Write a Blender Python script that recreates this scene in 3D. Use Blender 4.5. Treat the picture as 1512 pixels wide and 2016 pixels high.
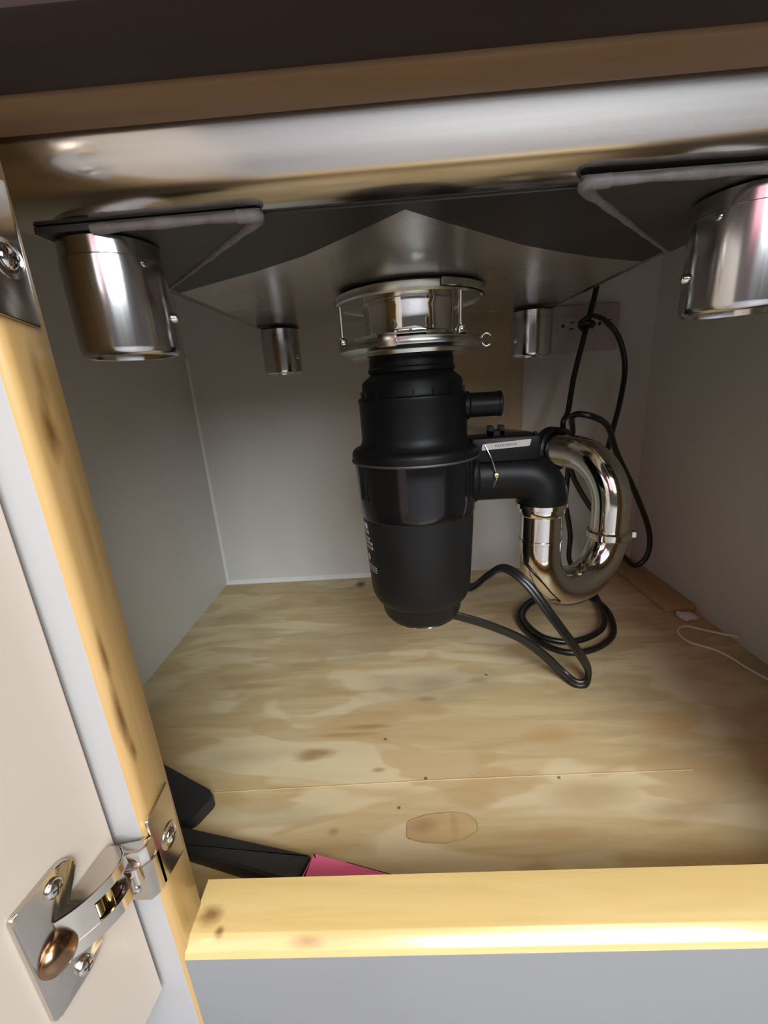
import bpy, bmesh, math, random
from mathutils import Vector, Matrix
random.seed(7)
scene = bpy.context.scene
COL = scene.collection
for o in list(bpy.data.objects):
    bpy.data.objects.remove(o)

# ------------------------------------------------------------------ camera
IMG_W, IMG_H, F_PX = 1512.0, 2016.0, 839.5
PITCH, YAW, ROLL = .2877, -.0377, -.0691
fwd = Vector((math.sin(YAW) * math.cos(PITCH), math.cos(YAW) * math.cos(PITCH), -math.sin(PITCH)))
rgt = Vector((math.cos(YAW), -math.sin(YAW), 0))
upv = rgt.cross(fwd)
cam_r = rgt * math.cos(ROLL) + upv * math.sin(ROLL)
cam_u = upv * math.cos(ROLL) - rgt * math.sin(ROLL)
cd = bpy.data.cameras.new('camera')
cam = bpy.data.objects.new('camera', cd)
COL.objects.link(cam)
m3 = Matrix((cam_r, cam_u, -fwd)).transposed()
cam.matrix_world = Matrix.Translation((.3466, -.1917, .354)) @ m3.to_4x4()
cd.sensor_fit = 'VERTICAL'
cd.sensor_height = 24.0
cd.lens = F_PX / IMG_H * 24.0
cd.clip_start = .005
scene.camera = cam

# ------------------------------------------------------------------ light
world = bpy.data.worlds.new('room_ambient')
scene.world = world
world.use_nodes = True
bg = world.node_tree.nodes['Background']
bg.inputs[0].default_value = (1.0, .90, .82, 1)
bg.inputs[1].default_value = .10


def area_light(name, loc, target, sx, sy, power, col):
    ld = bpy.data.lights.new(name, 'AREA')
    ld.shape = 'RECTANGLE'
    ld.size, ld.size_y, ld.energy, ld.color = sx, sy, power, col
    lo = bpy.data.objects.new(name, ld)
    COL.objects.link(lo)
    lo.location = loc
    lo.rotation_euler = (Vector(target) - Vector(loc)).to_track_quat('-Z', 'Y').to_euler()
    return lo


# daylight from the kitchen window behind the photographer, and an added pink lamp for rosy reflections
area_light('window_daylight', (.93, -1.55, 1.20), (.4, .2, .25), 1.22, 1.10, 61, (.90, .97, 1.0))
area_light('pink_reflection_lamp', (.02, -1.55, 1.20), (.4, .2, .25), .50, 1.10, 5.0, (1.0, .42, .50))
area_light('kitchen_ceiling_lamp', (1.00, -.80, 1.95), (.4, -.05, .1), .75, .75, 13, (1.0, .82, .62))

scene.view_settings.view_transform = 'Standard'
scene.view_settings.look = 'None'
scene.view_settings.exposure = 0.0
scene.view_settings.gamma = 1.0
scene.view_settings.use_curve_mapping = False


# ------------------------------------------------------------------ materials
def new_mat(name):
    m = bpy.data.materials.new(name)
    m.use_nodes = True
    nt = m.node_tree
    return m, nt, nt.nodes['Principled BSDF']


def nd(nt, typ, **kw):
    n = nt.nodes.new(typ)
    for k, v in kw.items():
        setattr(n, k, v)
    return n


def coords(nt, scale, offset=(0, 0, 0), rot=(0, 0, 0)):
    tc = nd(nt, 'ShaderNodeTexCoord')
    mp = nd(nt, 'ShaderNodeMapping')
    mp.inputs['Scale'].default_value = scale
    mp.inputs['Location'].default_value = offset
    mp.inputs['Rotation'].default_value = rot
    nt.links.new(tc.outputs['Object'], mp.inputs[0])
    return mp.outputs[0]


def noise(nt, vec, scale=1.0, detail=4, rough=.55, dist=0.0):
    n = nd(nt, 'ShaderNodeTexNoise')
    n.inputs['Scale'].default_value = scale
    n.inputs['Detail'].default_value = detail
    n.inputs['Roughness'].default_value = rough
    n.inputs['Distortion'].default_value = dist
    nt.links.new(vec, n.inputs['Vector'])
    return n.outputs[0]


def ramp(nt, fac, stops):
    r = nd(nt, 'ShaderNodeValToRGB')
    e = r.color_ramp.elements
    while len(e) < len(stops):
        e.new(.5)
    for i, (p, c) in enumerate(stops):
        e[i].position = p
        e[i].color = (*c, 1) if len(c) == 3 else c
    nt.links.new(fac, r.inputs[0])
    return r.outputs[0]


def mix(nt, fac, a, b, mode='MIX'):
    n = nd(nt, 'ShaderNodeMix', data_type='RGBA', blend_type=mode)
    for s, v in ((n.inputs[0], fac), (n.inputs[6], a), (n.inputs[7], b)):
        if isinstance(v, (int, float)):
            s.default_value = v
        elif isinstance(v, tuple):
            s.default_value = (*v, 1)
        else:
            nt.links.new(v, s)
    return n.outputs[2]


def bump(nt, bsdf, height, strength=.2, dist=.001):
    b = nd(nt, 'ShaderNodeBump')
    b.inputs['Strength'].default_value = strength
    b.inputs['Distance'].default_value = dist
    nt.links.new(height, b.inputs['Height'])
    nt.links.new(b.outputs[0], bsdf.inputs['Normal'])


def spot(nt, centre, inv_radius, hard=.35, rot=0.0, wobble=.25):
    """soft-edged elliptical mark (knot, stain) with a ragged outline, fixed in the board"""
    tc = nd(nt, 'ShaderNodeTexCoord')
    sub = nd(nt, 'ShaderNodeVectorMath', operation='SUBTRACT')
    sub.inputs[1].default_value = centre
    nt.links.new(tc.outputs['Object'], sub.inputs[0])
    mp = nd(nt, 'ShaderNodeMapping')
    mp.vector_type = 'POINT'
    mp.inputs['Scale'].default_value = (1, 1, 1)
    mp.inputs['Rotation'].default_value = (0, 0, rot)
    nt.links.new(sub.outputs[0], mp.inputs[0])
    mul = nd(nt, 'ShaderNodeVectorMath', operation='MULTIPLY')
    mul.inputs[1].default_value = inv_radius
    nt.links.new(mp.outputs[0], mul.inputs[0])
    ln = nd(nt, 'ShaderNodeVectorMath', operation='LENGTH')
    nt.links.new(mul.outputs[0], ln.inputs[0])
    nz = noise(nt, mul.outputs[0], 1.6, 2)
    ad = nd(nt, 'ShaderNodeMath', operation='MULTIPLY_ADD')
    nt.links.new(nz, ad.inputs[0])
    ad.inputs[1].default_value = wobble * 2
    nt.links.new(ln.outputs['Value'], ad.inputs[2])
    mr = nd(nt, 'ShaderNodeMapRange')
    mr.inputs[1].default_value = 1 + wobble
    mr.inputs[2].default_value = 1 + wobble - hard
    nt.links.new(ad.outputs[0], mr.inputs[0])
    return mr.outputs[0]


def plain(name, col, rough=.5, metal=0.0, vary=.06, nscale=30, coat=0.0, bumpy=0.0, spec=.5):
    m, nt, b = new_mat(name)
    nz = noise(nt, coords(nt, (nscale,) * 3), 1, 5)
    lo = tuple(max(0, c * (1 - vary)) for c in col)
    hi = tuple(min(1, c * (1 + vary)) for c in col)
    nt.links.new(ramp(nt, nz, [(.3, lo), (.7, hi)]), b.inputs['Base Color'])
    b.inputs['Roughness'].default_value = rough
    b.inputs['Metallic'].default_value = metal
    b.inputs['Coat Weight'].default_value = coat
    b.inputs['Coat Roughness'].default_value = .12
    b.inputs['Specular IOR Level'].default_value = spec
    if bumpy:
        bump(nt, b, noise(nt, coords(nt, (nscale * 8,) * 3), 1, 3), bumpy, .0006)
    return m


def brushed(name, col, rough, grain, bump_s=.05):
    m, nt, b = new_mat(name)
    nz = noise(nt, coords(nt, grain), 1, 4)
    b.inputs['Metallic'].default_value = 1
    nt.links.new(ramp(nt, nz, [(.3, tuple(c * .88 for c in col)), (.7, col)]), b.inputs['Base Color'])
    nt.links.new(ramp(nt, nz, [(.25, (rough * .75,) * 3), (.75, (rough * 1.3,) * 3)]), b.inputs['Roughness'])
    bump(nt, b, nz, bump_s, .0004)
    return m


def pine(name, grain, tones, rough=.38, knots=(), coat=.35, knot_col=(.16, .065, .018)):
    m, nt, b = new_mat(name)
    g = noise(nt, coords(nt, grain), 1, 5, .6, .6)
    col = ramp(nt, g, [(.28, tones[0]), (.5, tones[1]), (.72, tones[2])])
    big = noise(nt, coords(nt, tuple(s * .22 for s in grain), (3.1, 1.7, 5.2)), 1, 2)
    col = mix(nt, ramp(nt, big, [(.35, (0, 0, 0)), (.7, (.55, .55, .55))]), col, tones[3])
    for c, ir, amt in knots:
        f = spot(nt, c, ir, .8)
        f2 = nd(nt, 'ShaderNodeMath', operation='MULTIPLY')
        nt.links.new(f, f2.inputs[0])
        f2.inputs[1].default_value = amt
        col = mix(nt, f2.outputs[0], col, knot_col)
    nt.links.new(col, b.inputs['Base Color'])
    b.inputs['Roughness'].default_value = rough
    b.inputs['Coat Weight'].default_value = coat
    b.inputs['Coat Roughness'].default_value = .14
    bump(nt, b, g, .12, .0006)
    return m


# plywood of the cabinet floor: broad smears and veneer streaks running left to right, knots and stains
def plywood():
    m, nt, b = new_mat('plywood_floor')
    g = noise(nt, coords(nt, (7, 62, 1)), 1, 6, .6, .8)
    col = ramp(nt, g, [(.2, (.43, .31, .155)), (.45, (.52, .39, .205)), (.62, (.58, .455, .25)), (.85, (.65, .525, .315))])
    p1 = noise(nt, coords(nt, (5.0, 15, 1), (.3, .9, 0)), 1, 2, .5, .9)
    col = mix(nt, ramp(nt, p1, [(.50, (0, 0, 0)), (.56, (.62,) * 3)]), col, (.69, .59, .385))
    p2 = noise(nt, coords(nt, (7, 20, 1), (5.3, 2.9, 0)), 1, 2, .5, .9)
    col = mix(nt, ramp(nt, p2, [(.55, (0, 0, 0)), (.60, (.6,) * 3)]), col, (.48, .325, .155))
    p3 = noise(nt, coords(nt, (5, 13, 1), (9.7, 7.1, 0)), 1, 3, .5, .3)
    col = mix(nt, ramp(nt, p3, [(.55, (0, 0, 0)), (.66, (.5,) * 3)]), col, (.40, .33, .20))
    brown, dark, grey, orange = (.27, .135, .05), (.05, .025, .010), (.26, .215, .15), (.52, .285, .10)
    for c, ir, amt, hue in (
            ((.266, .536, 0), (75, 60, 1), .9, dark), ((.247, .153, 0), (36, 120, 1), .75, brown),
            ((.240, .147, 0), (60, 190, 1), .5, brown), ((.300, .186, 0), (30, 210, 1), .55, brown),
            ((.275, .176, 0), (22, 260, 1), .4, brown), ((.374, .252, 0), (28, 60, 1), .4, grey),
            ((.430, .253, 0), (60, 120, 1), .5, grey), ((.486, .166, 0), (30, 70, 1), .5, orange),
            ((.616, .170, 0), (22, 40, 1), .45, orange), ((.443, .263, 0), (420, 420, 1), .9, dark),
            ((.318, .168, 0), (420, 420, 1), .85, dark), ((.3565, .120, 0), (420, 420, 1), .9, dark),
            ((.478, .116, 0), (440, 440, 1), .8, dark), ((.312, .131, 0), (110, 280, 1), .6, brown),
            ((.331, .092, 0), (460, 460, 1), .8, dark), ((.276, .073, 0), (160, 200, 1), .5, brown),
            ((.207, .298, 0), (18, 90, 1), .35, brown), ((.150, .260, 0), (16, 150, 1), .4, brown),
            ((.365, .225, 0), (60, 170, 1), .45, brown), ((.500, .100, 0), (20, 60, 1), .35, brown),
            ((.570, .082, 0), (24, 90, 1), .45, brown)):
        f = spot(nt, c, ir, .7)
        f2 = nd(nt, 'ShaderNodeMath', operation='MULTIPLY')
        nt.links.new(f, f2.inputs[0])
        f2.inputs[1].default_value = amt
        col = mix(nt, f2.outputs[0], col, hue)
    nt.links.new(col, b.inputs['Base Color'])
    b.inputs['Roughness'].default_value = .5
    bump(nt, b, g, .1, .0005)
    return m


def speckled_wall(name, col):
    m, nt, b = new_mat(name)
    n1 = noise(nt, coords(nt, (5, 5, 3)), 1, 3)
    c = ramp(nt, n1, [(.3, tuple(x * .93 for x in col)), (.7, col)])
    b.inputs['Roughness'].default_value = .45
    nt.links.new(c, b.inputs['Base Color'])
    bump(nt, b, noise(nt, coords(nt, (900, 900, 900)), 1, 2), .06, .0003)
    return m


PLY = plywood()
WALL = speckled_wall('grey_white_melamine', (.61, .595, .565))
PAINT = plain('white_door_paint', (.70, .605, .525), .33, vary=.02, nscale=8, coat=.15)
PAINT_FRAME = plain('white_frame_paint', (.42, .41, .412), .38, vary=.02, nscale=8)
PAINT_FRAME_SHADED = plain('shaded_frame_paint', (.235, .24, .248), .38, vary=.03, nscale=8)  # frame paint again, with the shade on the rail face put into its colour
RAILWOOD = pine('pine_rail_edge', (6, 90, 90), [(.62, .44, .17), (.69, .52, .22), (.74, .58, .27), (.68, .48, .19)], rough=.3, coat=1.0,
                knots=[((.2125, -.008, .0406), (95, 140, 90), .8), ((.2215, -.0165, .0406), (260, 260, 90), .8),
                       ((.276, -.021, .040), (70, 320, 90), .55)])
STILEWOOD = pine('pine_stile_edge', (90, 90, 6), [(.45, .265, .095), (.54, .345, .135), (.59, .395, .17), (.56, .335, .12)],
                 knots=[((.2035, -.0145, .345), (60, 210, 62), .85), ((.2035, -.0125, .366), (60, 260, 62), .5),
                        ((.2035, -.0205, .240), (60, 420, 60), .75), ((.2035, -.0212, .205), (60, 330, 42), .95),
                        ((.2035, -.0195, .184), (60, 380, 110), .85), ((.2035, -.010, .30), (60, 330, 20), .35)])
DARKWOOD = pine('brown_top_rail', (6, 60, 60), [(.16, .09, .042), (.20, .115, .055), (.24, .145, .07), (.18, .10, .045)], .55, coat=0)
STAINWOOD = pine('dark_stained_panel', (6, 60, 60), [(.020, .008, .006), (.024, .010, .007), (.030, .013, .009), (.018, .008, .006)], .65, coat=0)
STRIPWOOD = pine('floor_strip_wood', (60, 6, 60), [(.33, .23, .105), (.39, .28, .13), (.44, .325, .16), (.36, .25, .115)], .55, coat=0)
TAN_SLAB = pine('tan_slab_surface', (50, 50, 6), [(.43, .33, .22), (.48, .37, .25), (.52, .41, .28), (.46, .35, .235)], .6, coat=0)
PATCHWOOD = pine('patch_veneer', (16, 70, 1), [(.45, .31, .15), (.52, .375, .19), (.57, .425, .225), (.50, .345, .165)], .45,
                 knots=[((.353, .075, .0), (70, 130, 1), .5), ((.377, .078, 0), (210, 60, 1), .35)], coat=0, knot_col=(.33, .17, .07))
STEEL = brushed('brushed_steel_bowl', (.66, .63, .60), .17, (4, 260, 260))
STEEL_BOTTOM = brushed('mill_finish_bowl_underside', (.80, .77, .72), .27, (5, 5, 5), .0)
STEEL_TUBE = brushed('polished_socket_steel', (.62, .61, .62), .17, (160, 160, 6), .04)
STEEL_DARK = plain('dull_gusset_steel', (.075, .07, .064), .5, .6, .12, 40)
WELD = plain('pale_weld_bead', (.20, .18, .175), .55, .25, .2, 120, bumpy=.4)
CHROME = plain('chrome', (.74, .73, .71), .07, 1, .03, 20)
CHROME_WARM = plain('worn_chrome_trap', (.68, .655, .615), .09, 1, .10, 24)
ZINC = plain('zinc_plated_ring', (.58, .60, .57), .22, 1, .14, 60)
NICKEL = plain('nickel_hinge', (.60, .555, .50), .20, 1, .06, 40)
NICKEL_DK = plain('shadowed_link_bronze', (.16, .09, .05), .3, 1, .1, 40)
BRASS = plain('brass_pin', (.72, .55, .25), .22, 1, .05, 40)
CUP_REFLECTION = plain('brown_reflecting_cup', (.27, .16, .095), .22, 1, .08, 60)  # chrome cup, its brown reflection put into the metal colour
BLACK = plain('black_moulded_plastic', (.005, .005, .0055), .42, spec=.18, vary=.15, nscale=60, bumpy=.05)
BLACK_SATIN = plain('charcoal_painted_body', (.009, .009, .009), .46, spec=.22, vary=.08, nscale=30)
BLACK_GLOSS = plain('glossy_black_collar', (.006, .006, .0065), .13, vary=.1, nscale=20, spec=.4)
RUBBER = plain('black_rubber', (.012, .011, .011), .6, vary=.1, nscale=50)
CORD = plain('black_cord_vinyl', (.008, .008, .008), .33, vary=.1, nscale=60)
DARK_LAYER = plain('dark_front_layer', (.022, .019, .018), .42, vary=.3, nscale=14, bumpy=.05, spec=.4)
PRINT = plain('pale_print', (.55, .54, .52), .5)
PRINT_DIM = plain('dim_print', (.33, .31, .31), .5)
STICKER = plain('grey_sticker', (.42, .39, .38), .45)
STICKER_INK = plain('sticker_ink', (.16, .15, .15), .5)
CAULK = plain('white_caulk', (.72, .71, .69), .5, vary=.06, nscale=120, bumpy=.3)
WIREWHITE = plain('white_wire_jacket', (.68, .68, .64), .4)
OUTLET = plain('ivory_outlet_plastic', (.42, .36, .32), .4)
SLOT = plain('dark_slot', (.02, .012, .01), .6)
PINK = plain('pink_grip_plastic', (.86, .17, .34), .4)
TOOLBLACK = plain('tool_black_plastic', (.022, .022, .024), .45, bumpy=.1)
TILE = plain('pale_kitchen_floor', (.42, .43, .46), .4, vary=.1, nscale=6)


# ------------------------------------------------------------------ mesh helpers
def link(name, bm, mat, parent=None, smooth=True, angle=40):
    me = bpy.data.meshes.new(name)
    bmesh.ops.recalc_face_normals(bm, faces=bm.faces)
    bm.to_mesh(me)
    bm.free()
    for mm in (mat if isinstance(mat, (list, tuple)) else [mat]):
        me.materials.append(mm)
    if smooth:
        me.polygons.foreach_set('use_smooth', [True] * len(me.polygons))
        try:
            me.set_sharp_from_angle(angle=math.radians(angle))
        except Exception:
            pass
    o = bpy.data.objects.new(name, me)
    COL.objects.link(o)
    if parent:
        o.parent = parent
        o.matrix_parent_inverse = parent.matrix_world.inverted()
    return o


def thing(name, label, cat, loc=(0, 0, 0), group=None):
    o = bpy.data.objects.new(name, None)
    COL.objects.link(o)
    o.empty_display_size = .02
    o.location = loc
    o.matrix_world = Matrix.Translation(loc)
    o['label'], o['category'] = label, cat
    if group:
        o['group'] = group
    return o


def tag(o, label, cat, group=None):
    o['label'], o['category'] = label, cat
    if group:
        o['group'] = group
    return o


def struct(o, label=None, cat=None):
    o['kind'] = 'structure'
    if label:
        o['label'] = label
    if cat:
        o['category'] = cat
    return o


def box_bm(a, b, bev=0.0, seg=2, bm=None):
    own = bm is None
    bm = bm or bmesh.new()
    lo = [min(p, q) for p, q in zip(a, b)]
    hi = [max(p, q) for p, q in zip(a, b)]
    v = [bm.verts.new((x, y, z)) for x in (lo[0], hi[0]) for y in (lo[1], hi[1]) for z in (lo[2], hi[2])]
    fs = [bm.faces.new([v[i] for i in q]) for q in ((0, 1, 3, 2), (4, 6, 7, 5), (0, 4, 5, 1), (2, 3, 7, 6), (0, 2, 6, 4), (1, 5, 7, 3))]
    if bev and own:
        bmesh.ops.bevel(bm, geom=bm.edges[:], offset=bev, segments=seg, affect='EDGES', profile=.5)
    return bm


def lathe_bm(prof, c=(0, 0, 0), seg=64, bm=None, axis=None):
    """revolve (r, h) pairs round an axis through c (default z)"""
    bm = bm or bmesh.new()
    rotm = Vector((0, 0, 1)).rotation_difference(Vector(axis).normalized()).to_matrix() if axis else Matrix.Identity(3)
    c = Vector(c)
    rings = []
    for r, h in prof:
        if r < 1e-6:
            rings.append([bm.verts.new(c + rotm @ Vector((0, 0, h)))])
        else:
            rings.append([bm.verts.new(c + rotm @ Vector((r * math.cos(2 * math.pi * i / seg), r * math.sin(2 * math.pi * i / seg), h)))
                          for i in range(seg)])
    for A, B in zip(rings, rings[1:]):
        for i in range(seg):
            j = (i + 1) % seg
            if len(A) == 1 and len(B) == 1:
                continue
            if len(A) == 1:
                bm.faces.new((A[0], B[i], B[j]))
            elif len(B) == 1:
                bm.faces.new((A[i], B[0], A[j]))
            else:
                bm.faces.new((A[i], B[i], B[j], A[j]))
    return bm


def prism_bm(poly, h0, h1, frame=None, bev=0.0, bm=None):
    """extrude a 2D polygon; frame = (origin, u, v, w)"""
    own = bm is None
    bm = bm or bmesh.new()
    o, u, v, w = frame or (Vector(), Vector((1, 0, 0)), Vector((0, 1, 0)), Vector((0, 0, 1)))
    lo = [bm.verts.new(o + u * p[0] + v * p[1] + w * h0) for p in poly]
    hi = [bm.verts.new(o + u * p[0] + v * p[1] + w * h1) for p in poly]
    bm.faces.new(lo[::-1])
    top = bm.faces.new(hi)
    n = len(poly)
    for i in range(n):
        j = (i + 1) % n
        bm.faces.new((lo[i], lo[j], hi[j], hi[i]))
    if bev and own:
        bmesh.ops.bevel(bm, geom=list(top.edges), offset=bev, segments=2, affect='EDGES', profile=.5)
    return bm


def round_poly(pts, radii, n=6):
    out = []
    k = len(pts)
    for i in range(k):
        p, a, b = Vector(pts[i]), Vector(pts[i - 1]), Vector(pts[(i + 1) % k])
        r = radii[i] if isinstance(radii, (list, tuple)) else radii
        if r <= 0:
            out.append(tuple(p))
            continue
        da, db = (a - p).normalized(), (b - p).normalized()
        p0, p1 = p + da * r, p + db * r
        for t in range(n + 1):
            t /= n
            q = p0 * (1 - t) ** 2 + p * 2 * t * (1 - t) + p1 * t ** 2
            out.append(tuple(q))
    return out


def smooth_path(pts, sub=8):
    P = [Vector(p) for p in pts]
    out = []
    for i in range(len(P) - 1):
        p0, p1, p2, p3 = P[max(i - 1, 0)], P[i], P[i + 1], P[min(i + 2, len(P) - 1)]
        for k in range(sub):
            t = k / sub
            out.append(.5 * ((2 * p1) + (p2 - p0) * t + (2 * p0 - 5 * p1 + 4 * p2 - p3) * t * t + (3 * p1 - p0 - 3 * p2 + p3) * t ** 3))
    out.append(P[-1])
    return out


def sweep_bm(path, r, seg=16, section=None, bm=None, up0=None, caps=True, radii=None):
    bm = bm or bmesh.new()
    n = len(path)
    tang = [(path[min(i + 1, n - 1)] - path[max(i - 1, 0)]).normalized() for i in range(n)]
    up = Vector(up0) if up0 else (Vector((0, 0, 1)) if abs(tang[0].z) < .9 else Vector((1, 0, 0)))
    up = (up - tang[0] * up.dot(tang[0])).normalized()
    sec = section or [(math.cos(2 * math.pi * i / seg), math.sin(2 * math.pi * i / seg)) for i in range(seg)]
    k = len(sec)
    rings = []
    for i in range(n):
        if i:
            q = tang[i - 1].rotation_difference(tang[i])
            up = q @ up
            up = (up - tang[i] * up.dot(tang[i])).normalized()
        side = tang[i].cross(up)
        rr = radii[i] if radii else r
        rings.append([bm.verts.new(path[i] + side * (s[0] * rr) + up * (s[1] * rr)) for s in sec])
    for A, B in zip(rings, rings[1:]):
        for i in range(k):
            j = (i + 1) % k
            bm.faces.new((A[i], A[j], B[j], B[i]))
    if caps:
        bm.faces.new(rings[0][::-1])
        bm.faces.new(rings[-1])
    return bm


def screw(name, pos, normal, r, mat, parent, slot_mat=None):
    """pan head screw with a cross recess"""
    n = Vector(normal).normalized()
    h = link(name, lathe_bm([(0, r * .45), (r * .35, r * .44), (r * .7, r * .34), (r * .95, r * .12), (r, 0), (r, -r * .25), (0, -r * .25)], pos, 20, axis=n), mat, parent)
    u = n.orthogonal().normalized()
    bm = bmesh.new()
    for ang in (.5, .5 + math.pi / 2):
        d = Matrix.Rotation(ang, 3, n) @ u
        e = n.cross(d)
        prism_bm([(-r * .55, -r * .09), (r * .55, -r * .09), (r * .55, r * .09), (-r * .55, r * .09)], r * .36, r * .455,
                 (Vector(pos), d, e, n), bm=bm)
    link('cross_slot', bm, slot_mat or SLOT, h, smooth=False)
    return h


# ------------------------------------------------------------------ the cabinet shell
W, D, TOPZ = .780, .570, .600
floor = struct(link('floor', box_bm((0, .0, -.018), (W, D, 0)), PLY, smooth=False), 'plywood cabinet floor with stains, knots and a patch')
pp = [(-.0300, -.0060), (-.0285, .0075), (-.012, .0120), (.010, .0128), (.0245, .0095), (.0300, .0035), (.0290, -.0045), (.0180, -.0105), (.0, -.0125), (-.0165, -.0105)]
patch = link('plywood_patch', prism_bm(round_poly(pp, .003, 4), 0, .0006, (Vector((.3665, .0728, 0)), Vector((.99, .05, 0)), Vector((-.05, .99, 0)), Vector((0, 0, 1))), bev=.0002), PATCHWOOD, floor)
ring_pts = [Vector((.3665 + .99 * x - .05 * y, .0728 + .05 * x + .99 * y, .0003)) for x, y in round_poly(pp, .003, 4)]
link('glue_line', sweep_bm(ring_pts + ring_pts[:2], .00055, 6, caps=False), STRIPWOOD, patch)
seam_path = smooth_path([(.148, .1125, .0002), (.25, .115, .0002), (.36, .1175, .0002), (.48, .1185, .0002), (.60, .119, .0002)], 4)
link('veneer_seam', sweep_bm(seam_path, .0004, 6), PATCHWOOD, floor)

struct(link('wall_left', box_bm((-.016, 0, -.018), (0, D, TOPZ)), WALL, smooth=False), 'grey white left side panel of the cabinet')
struct(link('wall_right', box_bm((W, 0, -.018), (W + .016, D, TOPZ)), WALL, smooth=False), 'grey white right side panel of the cabinet')
struct(link('wall_back', box_bm((-.016, D, -.018), (W + .016, D + .012, TOPZ)), WALL, smooth=False), 'grey white back panel of the cabinet')
# bead of white caulk in the back left corner and along the foot of the back panel
cb = bmesh.new()
prism_bm([(0, 0), (.0035, 0), (0, .0035)], 0.0, .42, (Vector((0, D, 0)), Vector((1, 0, 0)), Vector((0, -1, 0)), Vector((0, 0, 1))), bm=cb)
struct(link('trim_1', cb, CAULK), 'thin white caulk line up the back left corner')
cb = bmesh.new()
prism_bm([(0, 0), (.006, 0), (.003, .004), (0, .007)], 0, .30, (Vector((0, D, 0)), Vector((0, -1, 0)), Vector((0, 0, 1)), Vector((1, 0, 0))), bm=cb)
struct(link('trim_2', cb, CAULK), 'white caulk line along the foot of the back panel')


def frame_board(name, poly, h0, h1, frame, mats, paint_normal, label):
    """rounded board; faces looking along paint_normal take the second (painted) material"""
    bm = prism_bm(poly, h0, h1, frame)
    bm.normal_update()
    pn = Vector(paint_normal)
    bmesh.ops.recalc_face_normals(bm, faces=bm.faces)
    for f in bm.faces:
        if f.normal.dot(pn) > .995:
            f.material_index = 1
    return struct(link(name, bm, mats, angle=50), label)


ZR, XS, YF = .0406, .2035, -.0255
arc = lambda cx, cy, r, a0, a1, n=8: [(cx + r * math.cos(math.radians(a0 + (a1 - a0) * i / n)), cy + r * math.sin(math.radians(a0 + (a1 - a0) * i / n))) for i in range(n + 1)]
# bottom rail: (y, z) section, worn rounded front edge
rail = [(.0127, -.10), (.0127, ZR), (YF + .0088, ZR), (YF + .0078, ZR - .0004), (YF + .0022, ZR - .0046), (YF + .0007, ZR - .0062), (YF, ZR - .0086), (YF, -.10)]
frame_board('trim_3', rail, XS - .001, .80, (Vector(), Vector((0, 1, 0)), Vector((0, 0, 1)), Vector((1, 0, 0))), [RAILWOOD, PAINT_FRAME_SHADED], (0, -1, 0),
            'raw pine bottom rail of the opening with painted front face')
stile = [(0, 0)] + [(XS - .0015, 0), (XS, -.0015)] + arc(XS - .005, YF + .005, .005, 0, -90) + [(0, YF)]
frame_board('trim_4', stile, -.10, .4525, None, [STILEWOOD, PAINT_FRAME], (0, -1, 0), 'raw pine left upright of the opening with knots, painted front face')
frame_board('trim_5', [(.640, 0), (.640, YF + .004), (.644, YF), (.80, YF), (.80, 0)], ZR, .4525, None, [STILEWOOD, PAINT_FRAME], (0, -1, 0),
            'raw pine right upright of the opening')
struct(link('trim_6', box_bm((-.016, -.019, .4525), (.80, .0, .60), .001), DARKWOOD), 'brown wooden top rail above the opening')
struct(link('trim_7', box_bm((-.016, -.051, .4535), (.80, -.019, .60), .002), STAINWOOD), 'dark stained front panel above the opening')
struct(link('trim_8', box_bm((.735, .385, 0), (W, D, .011), .002), STRIPWOOD), 'narrow wooden strip on the floor along the right wall')
kf = bmesh.new()
box_bm((-1.6, -2.6, -.16), (2.6, -.0, -.12), bm=kf)
struct(link('kitchen_floor', kf, TILE, smooth=False), 'pale kitchen floor in front of the cabinet')
struct(link('wall_back_slab', box_bm((.452, D - .009, .262), (.567, D, .598), .001), TAN_SLAB), 'thin tan upright slab on the back panel')  # thin tan slab over part of the back panel

# ------------------------------------------------------------------ the open door
DA = math.radians(262)
DT = Vector((math.cos(DA), math.sin(DA), 0))          # along the door, away from the hinge side
DN = Vector((-DT.y, DT.x, 0))                         # out of its inner face, to the right
DO = Vector((.1865, -.0285, 0))
door = link('door_1', prism_bm(round_poly([(0, 0), (.40, 0), (.40, -.019), (0, -.019)], [.001, .002, .002, .002], 3), .0135, .468,
                               (DO, DT, DN, Vector((0, 0, 1)))), PAINT)
struct(door, 'white cabinet door standing open at the left')


def dp(s, n, z):
    return DO + DT * s + DN * n + Vector((0, 0, z))


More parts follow.
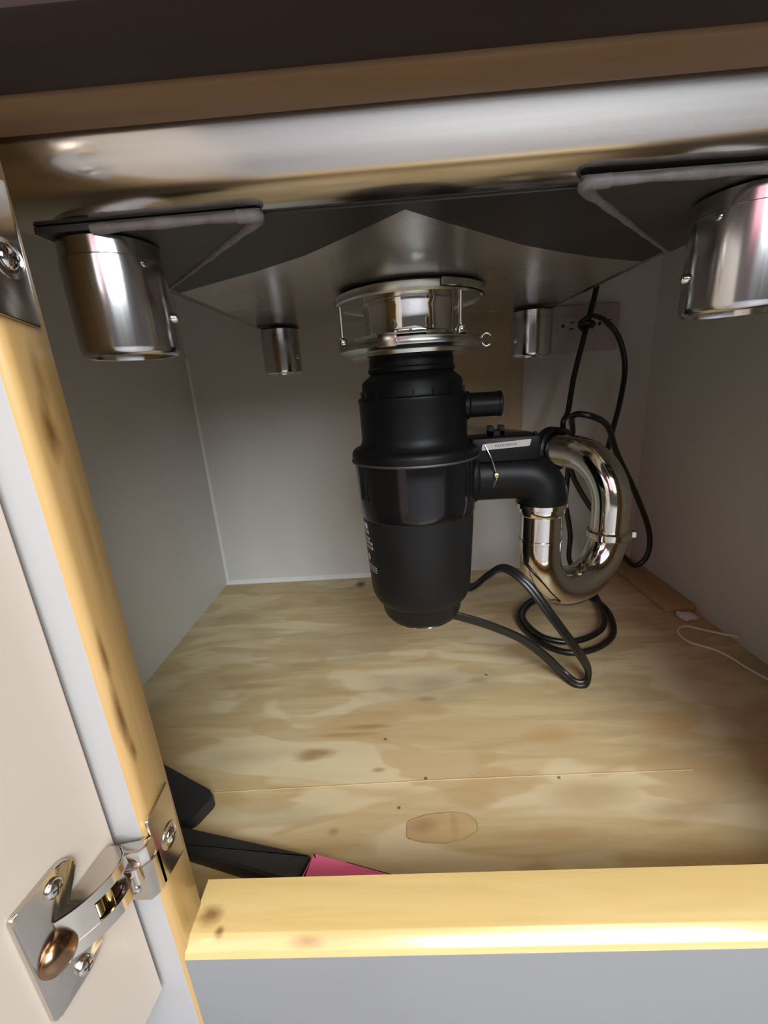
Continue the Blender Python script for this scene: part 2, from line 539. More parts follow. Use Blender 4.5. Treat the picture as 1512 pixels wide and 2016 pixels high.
# ------------------------------------------------------------------ hinges
def hinge(zc, label):
    """face frame hinge: plate on the upright's edge, bracket, arched arm, cup plate on the door; zc = height of the plate screw"""
    t = thing('cabinet_hinge', label, 'hinge', (XS, -.0136, zc - .022), 'nickel hinges of the open door')
    Y, Z, X = Vector((0, 1, 0)), Vector((0, 0, 1)), Vector((1, 0, 0))
    pl = [(-.0262, zc - .020), (-.0055, zc - .0235), (-.0042, zc + .0285), (-.0262, zc + .0255)]
    mp = link('mounting_plate', prism_bm(round_poly(pl, .0015, 3), .0002, .0016, (Vector((XS, 0, 0)), Y, Z, X), bev=.0003), NICKEL, t)
    link('screw_boss', lathe_bm([(.0072, 0), (.0070, .0009), (.0054, .0013), (.0050, .0008), (0, .0008)], (XS + .0014, -.0136, zc), 28, axis=X), NICKEL, mp)
    screw('plate_screw', (XS + .0026, -.0136, zc), (1, 0, 0), .0042, CHROME, t)
    # bracket wrapped round the front edge of the upright
    br = [(XS + .0016, -.024), (XS + .0016, -.0290), (XS - .002, -.0335), (XS - .017, -.0335), (XS - .017, -.0300), (XS - .003, -.0300), (XS - .0002, -.0275), (XS - .0002, -.024)]
    bk = link('bracket', prism_bm(br, zc - .020, zc + .004, None, bev=.0006), NICKEL, t)
    rg = [(XS + .002, -.026), (XS + .002, -.0315), (XS - .001, -.0345), (XS - .0185, -.0360), (XS - .0185, -.0300), (XS - .003, -.0300), (XS - .0002, -.0272)]
    link('bracket_ridge', prism_bm(rg, zc + .0065, zc + .0165, None, bev=.0012), NICKEL, bk)
    link('clamp_bar', prism_bm(round_poly([(XS - .017, -.0400), (XS - .017, -.0300), (XS - .002, -.0300), (XS - .002, -.0370)], .0018, 3), zc - .0035, zc + .0075, None, bev=.0006), NICKEL, bk)
    screw('adjusting_screw', (XS - .0095, -.0338, zc - .0115), (-.05, -1, 0), .0036, NICKEL, bk)
    # arm: two arched cheeks, a bridge at the bracket end, pin and inner link
    zc2 = zc + .0075
    prof_n = [(.0045, .0085), (.007, .0120), (.011, .0140), (.018, .0142), (.026, .0112), (.033, .0070), (.0375, .0030)]
    arch = prof_n + [(.0375, .0008), (.006, .0008), (.0045, .0030)]
    arm = link('arm', prism_bm(arch, -.0012, 0, (dp(0, 0, zc2 + .0125), DT, DN, Z)), NICKEL, t)
    link('cheek', prism_bm(arch, 0, .0012, (dp(0, 0, zc2 - .0125), DT, DN, Z)), NICKEL, arm)
    face = smooth_path([dp(a, b, zc2) for a, b in prof_n], 3)
    for lo, hi in ((.0072, .0125), (-.0125, -.0050)):
        link('arm_lip', sweep_bm(face, 1, section=[(lo, -.0005), (hi, -.0005), (hi, .0005), (lo, .0005)], up0=DN), NICKEL, arm)
    low = smooth_path([dp(a, b, zc2) for a, b in prof_n[4:]], 3)
    link('arm_nose', sweep_bm(low, 1, section=[(-.0050, -.0006), (.0072, -.0006), (.0072, .0004), (-.0050, .0004)], up0=DN), NICKEL, arm)
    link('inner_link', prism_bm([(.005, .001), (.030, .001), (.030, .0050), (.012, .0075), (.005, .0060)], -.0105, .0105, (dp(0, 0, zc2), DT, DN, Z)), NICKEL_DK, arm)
    tongue = [dp(-.0135, .0150, zc2 - .003), dp(-.008, .0155, zc2 - .001), dp(-.002, .0140, zc2 + .001), dp(.005, .0105, zc2 + .001), dp(.011, .0080, zc2 + .001)]
    link('tongue', sweep_bm(smooth_path(tongue, 4), 1, section=[(-.0060, -.0007), (.0065, -.0007), (.0065, .0007), (-.0060, .0007)], up0=DN), NICKEL, arm)
    link('pivot_pin', lathe_bm([(0, -.0113), (.0017, -.0113), (.0017, .0113), (0, .0113)], dp(.0180, .0098, zc2), 16), BRASS, arm)
    link('spring', lathe_bm([(.0, -.0045)] + [(.0026 if i % 2 else .0020, -.0045 + .009 * i / 15) for i in range(16)] + [(0, .0045)], dp(.0235, .0085, zc2), 18), BRASS, arm)
    # cup plate with two ears, dished cup and wood screws
    zc3 = zc + .0085
    cp = [(.0500, zc3 - .0330), (.0500, zc3 + .0330), (.0260, zc3 + .0330), (.0205, zc3 + .0260), (.0255, zc3 + .0165), (.0290, zc3 + .0120),
          (.0290, zc3 - .0120), (.0250, zc3 - .0165), (.0205, zc3 - .0260), (.0260, zc3 - .0330)]
    cpl = link('cup_plate', prism_bm(round_poly(cp, [.003, .003, .004, .003, .003, .002, .002, .003, .003, .004], 5), .0003, .0026, (DO, DT, Z, DN), bev=.0009), NICKEL, t)
    link('cup', lathe_bm([(.0088, 0), (.0088, .0012), (.0082, .0030), (.0060, .0052), (.0032, .0064), (0, .0067)], dp(.0400, .0022, zc3 - .003), 36, axis=DN), CUP_REFLECTION, cpl)
    for s in (-1, 1):
        screw('door_screw', tuple(dp(.0330, .0036, zc3 + s * .0258)), DN, .0040, NICKEL, t)
    return t


hinge(.1174, 'nickel hinge at the bottom of the open white door, cup and arm in full view')
hinge(.4090, 'shaded hinge plate with a screw high on the pine upright beside the steel leg socket')

# ------------------------------------------------------------------ the sink
SX0, SX1, SY0, SY1, ZB = .178, .556, .0045, .412, .4345
sink = thing('stainless_sink', 'stainless steel sink bowl with four leg sockets under the counter', 'sink', ((SX0 + SX1) / 2, .2, ZB))
RC, RB = .030, .012
# (y, z) section of the bowl: front wall, big front cove, flat bottom, small rear cove, back wall
prof = [(SY0, TOPZ)] + arc(SY0 + RC, ZB + RC, RC, 180, 270, 14) + arc(SY1 - RB, ZB + RB, RB, 270, 360, 6) + [(SY1, TOPZ)]
bm = bmesh.new()
ncols = []
xs = [SX0, SX1]
for x in xs:
    ncols.append([bm.verts.new((x, y, z)) for y, z in prof])
for i in range(len(prof) - 1):
    f = bm.faces.new((ncols[0][i], ncols[0][i + 1], ncols[1][i + 1], ncols[1][i]))
    if i == 15:
        f.material_index = 1
for c in ncols:
    bm.faces.new(c)
ends = [e for e in bm.edges if abs(e.verts[0].co.x - e.verts[1].co.x) < 1e-6 and not (e.verts[0].co.z > TOPZ - .001 and e.verts[1].co.z > TOPZ - .001)]
bmesh.ops.bevel(bm, geom=ends, offset=.007, segments=3, affect='EDGES', profile=.5)
bowl = link('bowl', bm, [STEEL, STEEL_BOTTOM], sink, angle=45)
bm = bmesh.new()
for a, b in (((-.016, .0, TOPZ), (W + .016, SY0 + .002, TOPZ + .004)), ((-.016, SY1 - .002, TOPZ), (W + .016, D + .012, TOPZ + .004)),
             ((-.016, SY0, TOPZ), (SX0 + .002, SY1, TOPZ + .004)), ((SX1 - .002, SY0, TOPZ), (W + .016, SY1, TOPZ + .004)),
             ((SX0, SY0, TOPZ), (SX1, SY1, TOPZ + .002))):
    box_bm(a, b, bm=bm)
link('unseen_top_cover', bm, STEEL, sink, smooth=False)  # unseen cover over the cabinet, added to keep light out from above
# thin dark layer laid over the front of the underside, its rear border a shallow V
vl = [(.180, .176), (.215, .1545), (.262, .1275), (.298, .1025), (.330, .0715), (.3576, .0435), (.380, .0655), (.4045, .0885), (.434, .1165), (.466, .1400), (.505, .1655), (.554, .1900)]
layer_poly = [(.186, .0360)] + [(x, y) for x, y in vl] + [(.548, .0360)]
layer_poly[1] = (.186, .172)
layer_poly[-2] = (.548, .1875)
link('front_layer', prism_bm(layer_poly, -.0012, -.0001, (Vector((0, 0, ZB)), Vector((1, 0, 0)), Vector((0, 1, 0)), Vector((0, 0, 1)))), DARK_LAYER, sink)['label'] = 'thin dark layer on the front part of the bowl underside'


def gusset(a, b, c, vis=True):
    g = link('gusset', prism_bm(round_poly([a, b, c], [.0, .005, .004], 4), ZB - .0030, ZB - .0002), STEEL_DARK, sink)
    if vis:
        A, B, C_ = (Vector((*p, ZB - .0030)) for p in (a, b, c))
        path = smooth_path([A.lerp(B, .25), A.lerp(B, .55), A.lerp(B, .90)], 4)
        rad = [.0020 + .0009 * math.sin(i * 1.9) * .4 for i in range(len(path))]
        link('weld_bead', sweep_bm(path, .0026, 10, radii=rad), WELD, g)
        tip = smooth_path([A.lerp(B, .88), B.lerp((A + C_) / 2, .035), B.lerp(C_, .10)], 6)
        link('weld_bead', sweep_bm(tip, .0028, 10), WELD, g)
        path = smooth_path([B.lerp(C_, .08), B.lerp(C_, .35), B.lerp(C_, .7), B.lerp(C_, .97)], 5)
        rad = [.0023 - .0014 * i / len(path) + .0003 * math.sin(i * 2.3) for i in range(len(path))]
        link('weld_bead', sweep_bm(path, .0022, 10, radii=rad), WELD, g)
    return g


gusset((.186, .0310), (.294, .0300), (.186, .152))
gusset((.550, .0270), (.4306, .0250), (.550, .158))
gusset((.186, .404), (.186, .365), (.232, .404), False)
gusset((.550, .404), (.504, .404), (.550, .365), False)


def socket(x, y, ztop, zbot, side, front):
    L = ztop - zbot
    R = .0240
    p = [(0, L), (R - .0008, L), (R - .0008, L * .86), (R - .0012, L * .855), (R - .0012, L * .85), (R, L * .845), (R, .004), (R - .0004, .0018), (R - .0014, .0006), (R - .0026, 0),
         (R - .0034, .0004), (R - .0040, .003), (R - .0040, L * .8), (0, L * .8)]
    s = link('leg_socket', lathe_bm(p, (x, y, zbot), 56), STEEL_TUBE, sink)
    n = Vector((side, .15 if front else -.5, 0)).normalized()
    q = Vector((x, y, zbot + L * .36)) + n * R
    link('set_screw', lathe_bm([(0, .003), (.0017, .0028), (.0024, .0015), (.0024, -.002), (0, -.002)], q, 14, axis=n), CHROME, s)
    if front:
        n2 = Vector((side * .9, -.45, 0)).normalized()
        q = Vector((x, y, zbot + L * .80)) + n2 * (R - .0004)
        link('set_screw', lathe_bm([(0, .0016), (.0014, .0014), (.0018, .0006), (.0018, -.002), (0, -.002)], q, 14, axis=n2), CHROME, s)
    return s


socket(.2067, .0535, ZB - .0045, .3775, 1, True)
socket(.5256, .0535, ZB - .0045, .3775, -1, True)
socket(.2067, .3949, ZB - .0045, .3768, 1, False)
socket(.5256, .3949, ZB - .0045, .3768, -1, False)

# ------------------------------------------------------------------ the disposer
AX, AY = .366, .245
disp = thing('garbage_disposer', 'black garbage disposer hanging from the sink drain by a shiny ring mount', 'disposer', (AX, AY, .1045))
# mount: gasket, upper flange, chrome throat, lower ring
link('gasket', lathe_bm([(0, .4344), (.060, .4344), (.0615, .4338), (.0615, .4328), (.060, .4322), (0, .4322)], (AX, AY, 0), 64), RUBBER, disp)
fl = link('support_flange', lathe_bm([(.030, .4325), (.0640, .4325), (.0670, .4315), (.0685, .4290), (.0685, .4255), (.0670, .4240), (.0640, .4244), (.0625, .4260), (.044, .4260), (.030, .4260)], (AX, AY, 0), 72), ZINC, disp)
bm = bmesh.new()
for a0, a1 in ((-70, 15),):
    steps = 18
    sec = [(.050, .4335), (.0690, .4335), (.0712, .4318), (.0712, .4268), (.0700, .4262), (.0700, .4315), (.050, .4327)]
    rings = []
    for i in range(steps + 1):
        t = math.radians(a0 + (a1 - a0) * i / steps)
        rings.append([bm.verts.new((AX + r * math.cos(t), AY + r * math.sin(t), z)) for r, z in sec])
    for A, B in zip(rings, rings[1:]):
        for i in range(len(sec)):
            bm.faces.new((A[i], A[(i + 1) % len(sec)], B[(i + 1) % len(sec)], B[i]))
    bm.faces.new(rings[0])
    bm.faces.new(rings[-1])
link('flange_overlap', bm, ZINC, fl)
link('throat', lathe_bm([(.0, .4262), (.0430, .4262), (.0430, .4200), (.0418, .4185), (.0418, .3985), (.0435, .3965), (.0455, .3955), (.0455, .3935), (0, .3935)], (AX, AY, 0), 64), CHROME, disp)
ring = link('mount_ring', lathe_bm([(.036, .3935), (.0520, .3935), (.0530, .3960), (.0560, .3960), (.0575, .3935), (.0640, .3925), (.0668, .3910), (.0680, .3880), (.0672, .3850), (.0640, .3835), (.0600, .3820), (.0585, .3790), (.0560, .3780), (.036, .3780)], (AX, AY, 0), 72), ZINC, disp)
for ang in (-92, 150, 30):                     # ramped tabs on the ring
    t = math.radians(ang)
    c, d = Vector((AX + .0625 * math.cos(t), AY + .0625 * math.sin(t), 0)), Vector((-math.sin(t), math.cos(t), 0))
    e = Vector((math.cos(t), math.sin(t), 0))
    link('ring_tab', prism_bm([(-.013, .3930), (.013, .3930), (.013, .3965), (.004, .3985), (-.013, .3975)], -.004, .0045, (c, d, Vector((0, 0, 1)), e), bev=.0005), CHROME, ring)
t = math.radians(-62)
link('brass_tab', prism_bm([(-.0075, .3840), (.0075, .3840), (.0085, .3945), (-.0085, .3945)], 0, .0035,
                           (Vector((AX + .0660 * math.cos(math.radians(-108)), AY + .0660 * math.sin(math.radians(-108)), 0)),
                            Vector((-math.sin(math.radians(-108)), math.cos(math.radians(-108)), 0)), Vector((0, 0, 1)),
                            Vector((math.cos(math.radians(-108)), math.sin(math.radians(-108)), 0))), bev=.0005), NICKEL, ring)
curl = [Vector((AX + .0655, AY - .012, .3885)) + Vector((.0052 * (1 - math.cos(a)) * .9, 0, .0056 * math.sin(a))) for a in [math.radians(150 - 28 * i) for i in range(11)]]
link('ring_curl', sweep_bm(curl, .0010, 10), CHROME, ring)
for ang in (187, -50, 70):
    t = math.radians(ang)
    bx, by = AX + .0638 * math.cos(t), AY + .0638 * math.sin(t)
    b_ = link('mounting_bolt', lathe_bm([(0, .4280), (.0018, .4280), (.0018, .4000), (.0022, .3985), (.0018, .3970), (.0018, .3880), (0, .3880)], (bx, by, 0), 14), CHROME, disp)
    link('bolt_head', lathe_bm([(0, .3992), (.0026, .3988), (.0046, .3970), (.0050, .3945), (.0046, .3920), (0, .3915)], (bx, by, 0), 18), CHROME, b_)

up = link('upper_housing', lathe_bm([(0, .3795), (.0405, .3795), (.0405, .3700), (.0418, .3685), (.0418, .3655), (.0400, .3645), (.0415, .3625), (.0470, .3585), (.0490, .3555), (.0490, .3455), (.0498, .3435),
                                     (.0535, .3425), (.0540, .3410), (.0532, .3385), (.0528, .3060), (.0535, .2995), (.0570, .2950), (.0590, .2938), (.0590, .2900), (0, .2900)], (AX, AY, 0), 72), BLACK, disp)
link('clamp_band', lathe_bm([(.050, .2945), (.0600, .2945), (.0632, .2920), (.0640, .2890), (.0640, .2835), (.0628, .2822), (.050, .2822)], (AX, AY, 0), 72), BLACK, disp)
for i in range(9):
    t = math.radians(-175 + 21 * i)
    c = Vector((AX + .0492 * math.cos(t), AY + .0492 * math.sin(t), .3462))
    link('housing_rib', prism_bm([(-.0009, -.0030), (.0009, -.0030), (.0009, .0030), (-.0009, .0030)], -.001, .0018,
                                 (c, Vector((-math.sin(t), math.cos(t), 0)), Vector((0, 0, 1)), Vector((math.cos(t), math.sin(t), 0)))), BLACK, up, smooth=False)
link('body_shell', lathe_bm([(0, .2480), (.0588, .2480), (.0590, .2380), (.0585, .2250), (.0575, .2000), (.0560, .1700), (.0545, .1450), (.0535, .1370), (.0510, .1310), (.0465, .1262), (.0448, .1248), (0, .1248)], (AX, AY, 0), 80), BLACK_SATIN, disp)
link('gloss_collar', lathe_bm([(.045, .2825), (.0618, .2825), (.0622, .2800), (.0614, .2600), (.0604, .2400), (.0598, .2270), (.0590, .2255), (.045, .2255)], (AX, AY, 0), 80), BLACK_GLOSS, disp)
link('collar_lip', lathe_bm([(.0610, .2842), (.0646, .2838), (.0650, .2826), (.0644, .2815), (.0610, .2812)], (AX, AY, 0), 80), STEEL_DARK, disp)
for ang in (-153, -146, -40, -33):               # moulded window ribs of the collar
    t = math.radians(ang)
    c = Vector((AX + .0608 * math.cos(t), AY + .0608 * math.sin(t), 0))
    link('collar_rib', prism_bm([(-.0017, .2470), (.0017, .2470), (.0017, .2800), (-.0017, .2800)], -.001, .0018,
                                (c, Vector((-math.sin(t), math.cos(t), 0)), Vector((0, 0, 1)), Vector((math.cos(t), math.sin(t), 0))), bev=.0004), BLACK, disp)
base = link('base', lathe_bm([(0, .1262), (.0452, .1262), (.0452, .1240), (.0440, .1225), (.0435, .1140), (.0418, .1090), (.0396, .1064), (.0340, .1058), (0, .1058)], (AX, AY, 0), 72), BLACK_SATIN, disp)
link('base_rim', lathe_bm([(0, .1060), (.0388, .1060), (.0394, .1053), (.0388, .1045), (0, .1045)], (AX, AY, 0), 64), CHROME, base)
link('dishwasher_inlet', lathe_bm([(0, 0), (.0135, 0), (.0135, .008), (.0118, .0095), (.0116, .036), (.0122, .0365), (.0122, .0385), (.0112, .0395), (.0092, .0395), (.0088, .036), (0, .036)],
                                  (AX + .046, AY - .006, .3300), 36, axis=(1, -.08, 0)), BLACK, disp)
# discharge: black tube, elbow and its clamp box with a sticker, wire clip
dis = link('discharge_elbow', sweep_bm(smooth_path([(.405, .250, .2560), (.440, .250, .2560), (.462, .249, .2560), (.480, .247, .2545), (.492, .246, .2460), (.4965, .245, .2360), (.4968, .245, .2270)], 6), .0250, 28), BLACK, disp)
link('discharge_flange', lathe_bm([(0, 0), (.0290, 0), (.0300, .002), (.0300, .012), (.0285, .014), (.0235, .015), (0, .015)], (.414, .249, .2590), 40, axis=(1, 0, 0)), BLACK, dis)
clampbox = link('clamp_housing', box_bm((.420, .226, .2740), (.4880, .262, .2990), .004), BLACK, disp)
kn = bmesh.new()
box_bm((.4400, .238, .2985), (.4445, .250, .3085), bm=kn)
box_bm((.4505, .238, .2985), (.4550, .250, .3085), bm=kn)
box_bm((.4400, .238, .2985), (.4550, .250, .3035), bm=kn)
link('clamp_lug', kn, BLACK, clampbox, smooth=False)
link('housing_stud', lathe_bm([(0, .003), (.0016, .0028), (.0020, 0), (0, 0)], (.4835, .232, .2988), 12), BLACK, clampbox)
sf = (Vector((.4300, .2256, .2870)), Vector((1, 0, .04)).normalized(), Vector((-.04, 0, 1)).normalized(), Vector((0, -1, 0)))
stk = link('sticker', prism_bm(round_poly([(0, 0), (.0465, 0), (.0480, .0066), (.001, .0060)], .0012, 3), 0, .0005, sf), STICKER, clampbox)
ink = bmesh.new()
for i in range(9):
    x0 = .013 + i * .0024
    prism_bm([(x0, .0022), (x0 + .0013, .0022), (x0 + .0017, .0042), (x0 + .0004, .0042)], .0005, .0007, sf, bm=ink)
link('sticker_print', ink, STICKER_INK, stk, smooth=False)
link('clip_wire', sweep_bm(smooth_path([(.4330, .2245, .2920), (.4390, .2230, .2790), (.4425, .2235, .2680), (.4445, .2240, .2600), (.4420, .2265, .2500), (.4395, .2300, .2430)], 5), .0008, 8), NICKEL, dis)
link('clip_screw', lathe_bm([(0, .003), (.0022, .0026), (.0030, .0010), (.0030, -.004), (0, -.004)], (.4442, .2255, .2615), 16, axis=(0, -1, .1)), BRASS, dis)


def body_r(z):
    pts = [(.248, .0588), (.238, .0590), (.225, .0585), (.2, .0575), (.17, .0560), (.145, .0545), (.137, .0535)]
    for (z1, r1), (z2, r2) in zip(pts, pts[1:]):
        if z2 <= z <= z1:
            return r2 + (r1 - r2) * (z - z2) / (z1 - z2)
    return .0545


def curved_mark(a0, a1, z0, z1, mat, name, parent, n=6, skew=0.0):
    bm = bmesh.new()
    rows = []
    for i in range(n + 1):
        t = math.radians(a0 + (a1 - a0) * i / n)
        dz = skew * i / n
        row = []
        for z in (z0 + dz, z1 + dz):
            for off in (0.0001, .0005):
                r = body_r(z) + off
                row.append(bm.verts.new((AX + r * math.cos(t), AY + r * math.sin(t), z)))
        rows.append(row)
    for A, B in zip(rows, rows[1:]):
        for q in ((0, 1), (1, 3), (3, 2), (2, 0)):
            bm.faces.new((A[q[0]], A[q[1]], B[q[1]], B[q[0]]))
    bm.faces.new((rows[0][0], rows[0][1], rows[0][3], rows[0][2]))
    bm.faces.new((rows[-1][0], rows[-1][1], rows[-1][3], rows[-1][2]))
    return link(name, bm, mat, parent, smooth=False)


shell = [o for o in disp.children if o.name.startswith('body_shell')][0]
# the pale print on the left of the body (too small to read in the photograph: a bold mark, three lines, a round mark, fine lines)
PA = 203
curved_mark(PA - 9, PA + 1, .2150, .2205, PRINT, 'printed_mark', shell)
curved_mark(PA - 9, PA + 3, .2095, .2135, PRINT_DIM, 'printed_line', shell)
for i, (w, z) in enumerate(((13, .2030), (18, .1985), (18, .1935))):
    curved_mark(PA - 9, PA - 9 + w, z, z + .0030, PRINT_DIM, 'printed_line', shell)
bm = bmesh.new()
cz, r0 = .1835, body_r(.1835) + .0006
cen = bm.verts.new((AX + r0 * math.cos(math.radians(PA - 2)), AY + r0 * math.sin(math.radians(PA - 2)), cz))
rim = []
for i in range(20):
    a = 2 * math.pi * i / 20
    th = math.radians(PA - 2) + .0036 * math.cos(a) / r0
    rim.append(bm.verts.new((AX + r0 * math.cos(th), AY + r0 * math.sin(th), cz + .0036 * math.sin(a))))
for i in range(20):
    bm.faces.new((cen, rim[i], rim[(i + 1) % 20]))
link('printed_round_mark', bm, PRINT, shell, smooth=False)
for z in (.1735, .1708, .1682):
    curved_mark(PA - 6, PA + 12, z, z + .0010, PRINT_DIM, 'printed_line', shell)

# ------------------------------------------------------------------ the trap
trap = thing('drain_trap', 'chrome curved drain trap between the black disposer and the back panel', 'pipe', (.549, .275, .10))
LX, LY, RX, RY, ZS = .4968, .2460, .5975, .3000, .1690
hd = Vector((RX - LX, RY - LY, 0))
rad = hd.length / 2
hd.normalize()
cen = Vector(((LX + RX) / 2, (LY + RY) / 2, ZS))
path = [Vector((LX, LY, .2180)), Vector((LX, LY, .205)), Vector((LX, LY, .190)), Vector((LX, LY, .178))]
path += [cen - hd * (rad * math.cos(math.pi * i / 24)) - Vector((0, 0, rad * math.sin(math.pi * i / 24))) for i in range(25)]
path += [Vector((RX, RY, .172))]
jb = link('j_bend', sweep_bm(path, .0218, 32), CHROME_WARM, trap)
link('bend_seam', lathe_bm([(.0214, -.002), (.0226, -.0012), (.0226, .0012), (.0214, .002)], (LX, LY, .1850), 36), CHROME_WARM, jb)
link('slip_nut', lathe_bm([(.0200, .2130), (.0232, .2130), (.0244, .2145), (.0244, .2210), (.0264, .2220), (.0264, .2262), (.0245, .2275), (.0200, .2275)], (LX, LY, 0), 8 * 5), CHROME, trap)
nut = link('joint_nut', lathe_bm([(.0200, .1600), (.0232, .1600), (.0238, .1612), (.0250, .1620), (.0250, .1690), (.0238, .1700), (.0200, .1702)], (RX, RY, 0), 40), CHROME_WARM, trap)
link('nut_ear', prism_bm(round_poly([(.022, -.0020), (.0285, -.0020), (.0285, .0045), (.022, .0045)], .0015, 3), -.004, .004,
                         (Vector((RX, RY, .165)), Vector((.93, -.36, 0)), Vector((0, 0, 1)), Vector((.36, .93, 0))), bev=.0005), CHROME_WARM, nut)
dirw = Vector((-.45, .89, 0)).normalized()
RE, ZE = .060, .1980
path = [Vector((RX, RY, .166)), Vector((RX, RY, .180)), Vector((RX, RY, .195))]
path += [Vector((RX, RY, ZE)) + dirw * (RE * (1 - math.cos(math.pi / 2 * i / 16))) + Vector((0, 0, RE * math.sin(math.pi / 2 * i / 16))) for i in range(17)]
endp = path[-1]
path += [endp + dirw * s for s in (.03, .08, .14, (D - .001 - endp.y) / dirw.y)]
link('trap_arm', sweep_bm(path, .0212, 32), CHROME_WARM, trap)
arm_pt, arm_dir = endp + dirw * .022, dirw.copy()

# ------------------------------------------------------------------ power cord
FLAT = [(1.75 * math.cos(2 * math.pi * i / 20) * (1 if abs(math.cos(2 * math.pi * i / 20)) > .3 else 1), .80 * math.sin(2 * math.pi * i / 20) * (1 - .35 * math.exp(-(math.cos(2 * math.pi * i / 20) / .22) ** 2))) for i in range(20)]
cord = thing('power_cord', 'black power cord looped beside the trap and coiled on the plywood floor', 'cord', (.58, .36, .0))
A = [(.4140, .290, .1150), (.426, .264, .121), (.442, .250, .142), (.458, .243, .153), (.477, .224, .143), (.502, .214, .107), (.532, .222, .062), (.554, .238, .026), (.559, .242, .008),
     (.552, .234, .0045), (.541, .235, .0045), (.529, .246, .012), (.508, .248, .035), (.480, .240, .063), (.452, .232, .083), (.426, .228, .097), (.398, .225, .109)]
link('cable_loop', sweep_bm(smooth_path(A, 8), .0033, section=FLAT, up0=(.2, -.9, .3)), CORD, cord)
B = [(.616, .457, .005), (.556, .437, .005), (.518, .390, .005), (.522, .331, .005), (.551, .295, .005), (.591, .298, .005), (.632, .331, .005), (.652, .393, .006), (.636, .435, .009),
     (.587, .434, .012), (.544, .412, .012), (.520, .373, .012), (.528, .326, .012), (.556, .310, .010), (.593, .318, .010), (.627, .348, .011), (.648, .415, .012), (.642, .450, .026),
     (.620, .460, .059), (.618, .460, .107), (.607, .460, .159)]
link('cable_coil', sweep_bm(smooth_path(B, 8), .0040, 12), CORD, cord)
B2 = [(.607, .460, .159), (.606, .452, .218), (.596, .420, .272), (.578, .378, .300), (.594, .362, .300), (.626, .382, .283), (.652, .404, .243), (.692, .420, .180), (.724, .430, .116), (.726, .430, .076),
      (.709, .430, .059), (.688, .430, .078), (.670, .440, .111), (.640, .445, .154), (.615, .452, .200), (.598, .448, .250), (.590, .440, .285), (.600, .450, .300), (.618, .480, .349), (.640, .500, .416),
      (.650, .500, .464), (.655, .505, .50)]
e1 = Vector((0, 0, 1))
e2 = arm_dir.cross(e1)
wrap = [arm_pt + arm_dir * (.0085 * k / 24) + (e1 * math.cos(2 * math.pi * k / 24) + e2 * math.sin(2 * math.pi * k / 24)) * .0256 for k in range(62)]
link('cable_wrap', sweep_bm(wrap, .0038, 12), CORD, cord)
link('cable_hanging', sweep_bm(smooth_path(B2, 8), .0040, 12), CORD, cord)
Cc = [(.643, .5065, .413), (.632, .503, .422), (.634, .490, .428), (.646, .4905, .431), (.670, .498, .421), (.691, .500, .395), (.702, .500, .355), (.694, .490, .307), (.681, .480, .263), (.670, .470, .227), (.666, .465, .180)]
link('cable_bight', sweep_bm(smooth_path(Cc, 8), .0052, section=[(x * .62, y) for x, y in [(math.cos(2 * math.pi * i / 14), math.sin(2 * math.pi * i / 14)) for i in range(14)]]), CORD, cord)
kp = [Vector((.640 + .0085 * math.cos(a), .500 + .0075 * math.sin(a), .4195 + .004 * math.sin(a * .5))) for a in [2 * math.pi * i / 18 for i in range(20)]]
link('cable_knot', sweep_bm(kp, .0042, 12), CORD, cord)

# ------------------------------------------------------------------ outlet on the back panel
out = thing('wall_outlet', 'ivory outlet box on the back panel behind the steel leg socket', 'outlet', (.663, D, .3857))
link('cover_plate', box_bm((.6105, D - .012, .3857), (.7160, D, .4560), .0015), OUTLET, out)
for cx in (.634, .6920):
    face = link('receptacle', prism_bm(round_poly([(-.016, -.013), (.016, -.013), (.016, .013), (-.016, .013)], .006, 5), 0, .0012,
                                       (Vector((cx, D - .012, .4265)), Vector((1, 0, 0)), Vector((0, 0, 1)), Vector((0, -1, 0)))), OUTLET, out)
    sl = bmesh.new()
    box_bm((cx + .0035, D - .0138, .4300), (cx + .0105, D - .0128, .4318), bm=sl)
    box_bm((cx + .0035, D - .0138, .4205), (cx + .0095, D - .0128, .4223), bm=sl)
    link('blade_slot', sl, SLOT, face, smooth=False)
    link('ground_hole', lathe_bm([(0, .0016), (.0026, .0016), (.0026, 0), (0, 0)], (cx - .0075, D - .0128, .4262), 16, axis=(0, -1, 0)), SLOT, face)

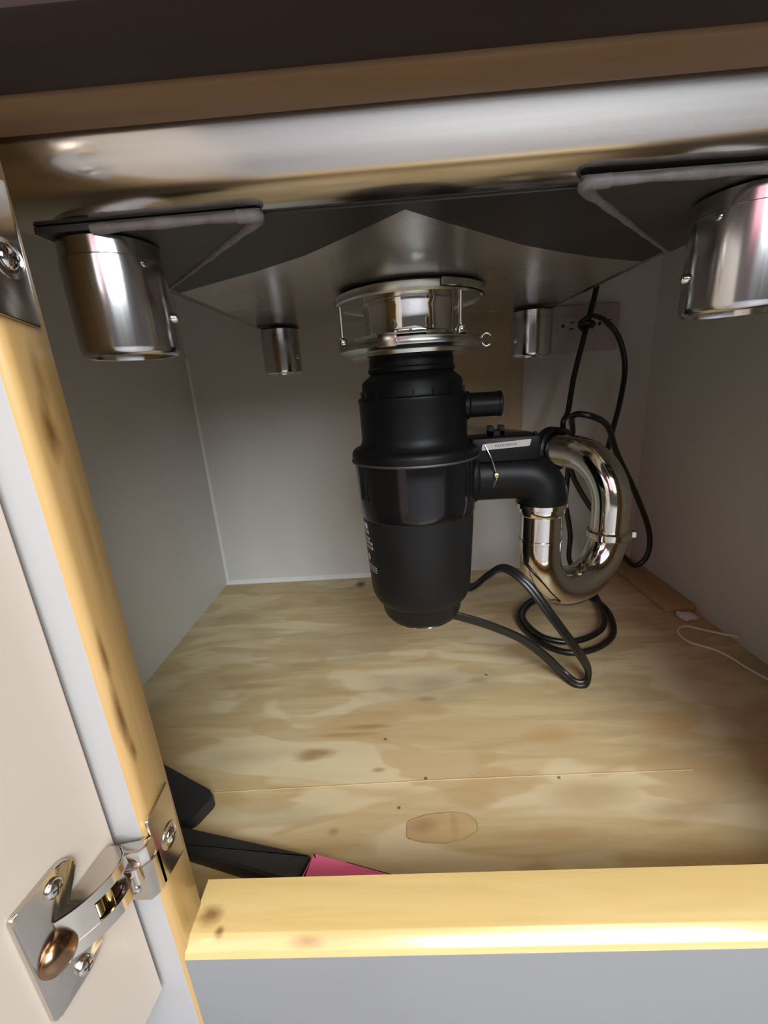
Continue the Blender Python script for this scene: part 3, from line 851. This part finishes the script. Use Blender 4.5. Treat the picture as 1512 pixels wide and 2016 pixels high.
# ------------------------------------------------------------------ things on the floor
tool = thing('hand_tool', 'black hand tool with broad flat head and pink handle behind the bottom rail', 'tool', (.163, .075, 0))
hd_u = Vector((math.cos(math.radians(-27)), math.sin(math.radians(-27)), 0))
hd_v = Vector((-hd_u.y, hd_u.x, 0))
Zv = Vector((0, 0, 1))
head = round_poly([(-.120, -.004), (-.120, -.052), (-.020, -.044), (-.0, -.030), (.0, -.004)], [.008, .008, .006, .006, .008], 6)
link('head', prism_bm(head, .0008, .0125, (Vector((.1690, .1050, 0)), hd_u, hd_v, Zv), bev=.003), TOOLBLACK, tool)
hu = Vector((.2760 - .145, .0290 - .0740, 0)).normalized()
hu = Vector((math.cos(math.radians(-13.5)), math.sin(math.radians(-13.5)), 0))
hv = Vector((-hu.y, hu.x, 0))
o0 = Vector((.1430, .0665, 0))
shaft = round_poly([(0, -.0085), (.118, -.0125), (.121, .0100), (0, .0085)], .002, 3)
link('shaft', prism_bm(shaft, .0008, .0110, (o0, hu, hv, Zv), bev=.0025), TOOLBLACK, tool)
grip = round_poly([(.1205, -.0125), (.2300, -.0180), (.2300, .0065), (.1235, .0100)], [.001, .006, .006, .001], 4)
link('pink_grip', prism_bm(grip, .0008, .0120, (o0, hu, hv, Zv), bev=.003), PINK, tool)['label'] = 'bright pink end of the handle'
edge = [o0 + hu * s + hv * n + Zv * .0075 for s, n in ((.150, .0100), (.175, .0092), (.2000, .0085), (.228, .0072))]
link('grip_edge', sweep_bm(edge, .0022, 8), TOOLBLACK, tool)

wp = [(.7760, .3000, .012), (.7660, .318, .006), (.7540, .3345, .0022), (.7400, .345, .0018), (.7240, .338, .0018), (.7180, .322, .0018), (.7215, .306, .0018), (.7380, .291, .0018), (.7470, .272, .0018),
      (.7510, .2500, .0018), (.7590, .2250, .0018), (.7660, .190, .0018), (.7690, .13, .0018)]
tag(link('white_wire', sweep_bm(smooth_path(wp, 8), .0016, 10), WIREWHITE), 'thin white wire bent into a hook along the right wall', 'wire')
cbm = bmesh.new()
bmesh.ops.create_icosphere(cbm, subdivisions=3, radius=1)
for v in cbm.verts:
    k = 1 + .18 * math.sin(v.co.x * 5 + 1) * math.cos(v.co.y * 4) + .1 * math.sin(v.co.z * 7)
    v.co = Vector((.7540 + v.co.x * .012 * k, .3665 + v.co.y * .011 * k, .0048 + v.co.z * .0045 * k))
tag(link('caulk_blob', cbm, CAULK), 'small lump of pale caulk at the end of the wooden floor strip', 'caulk')
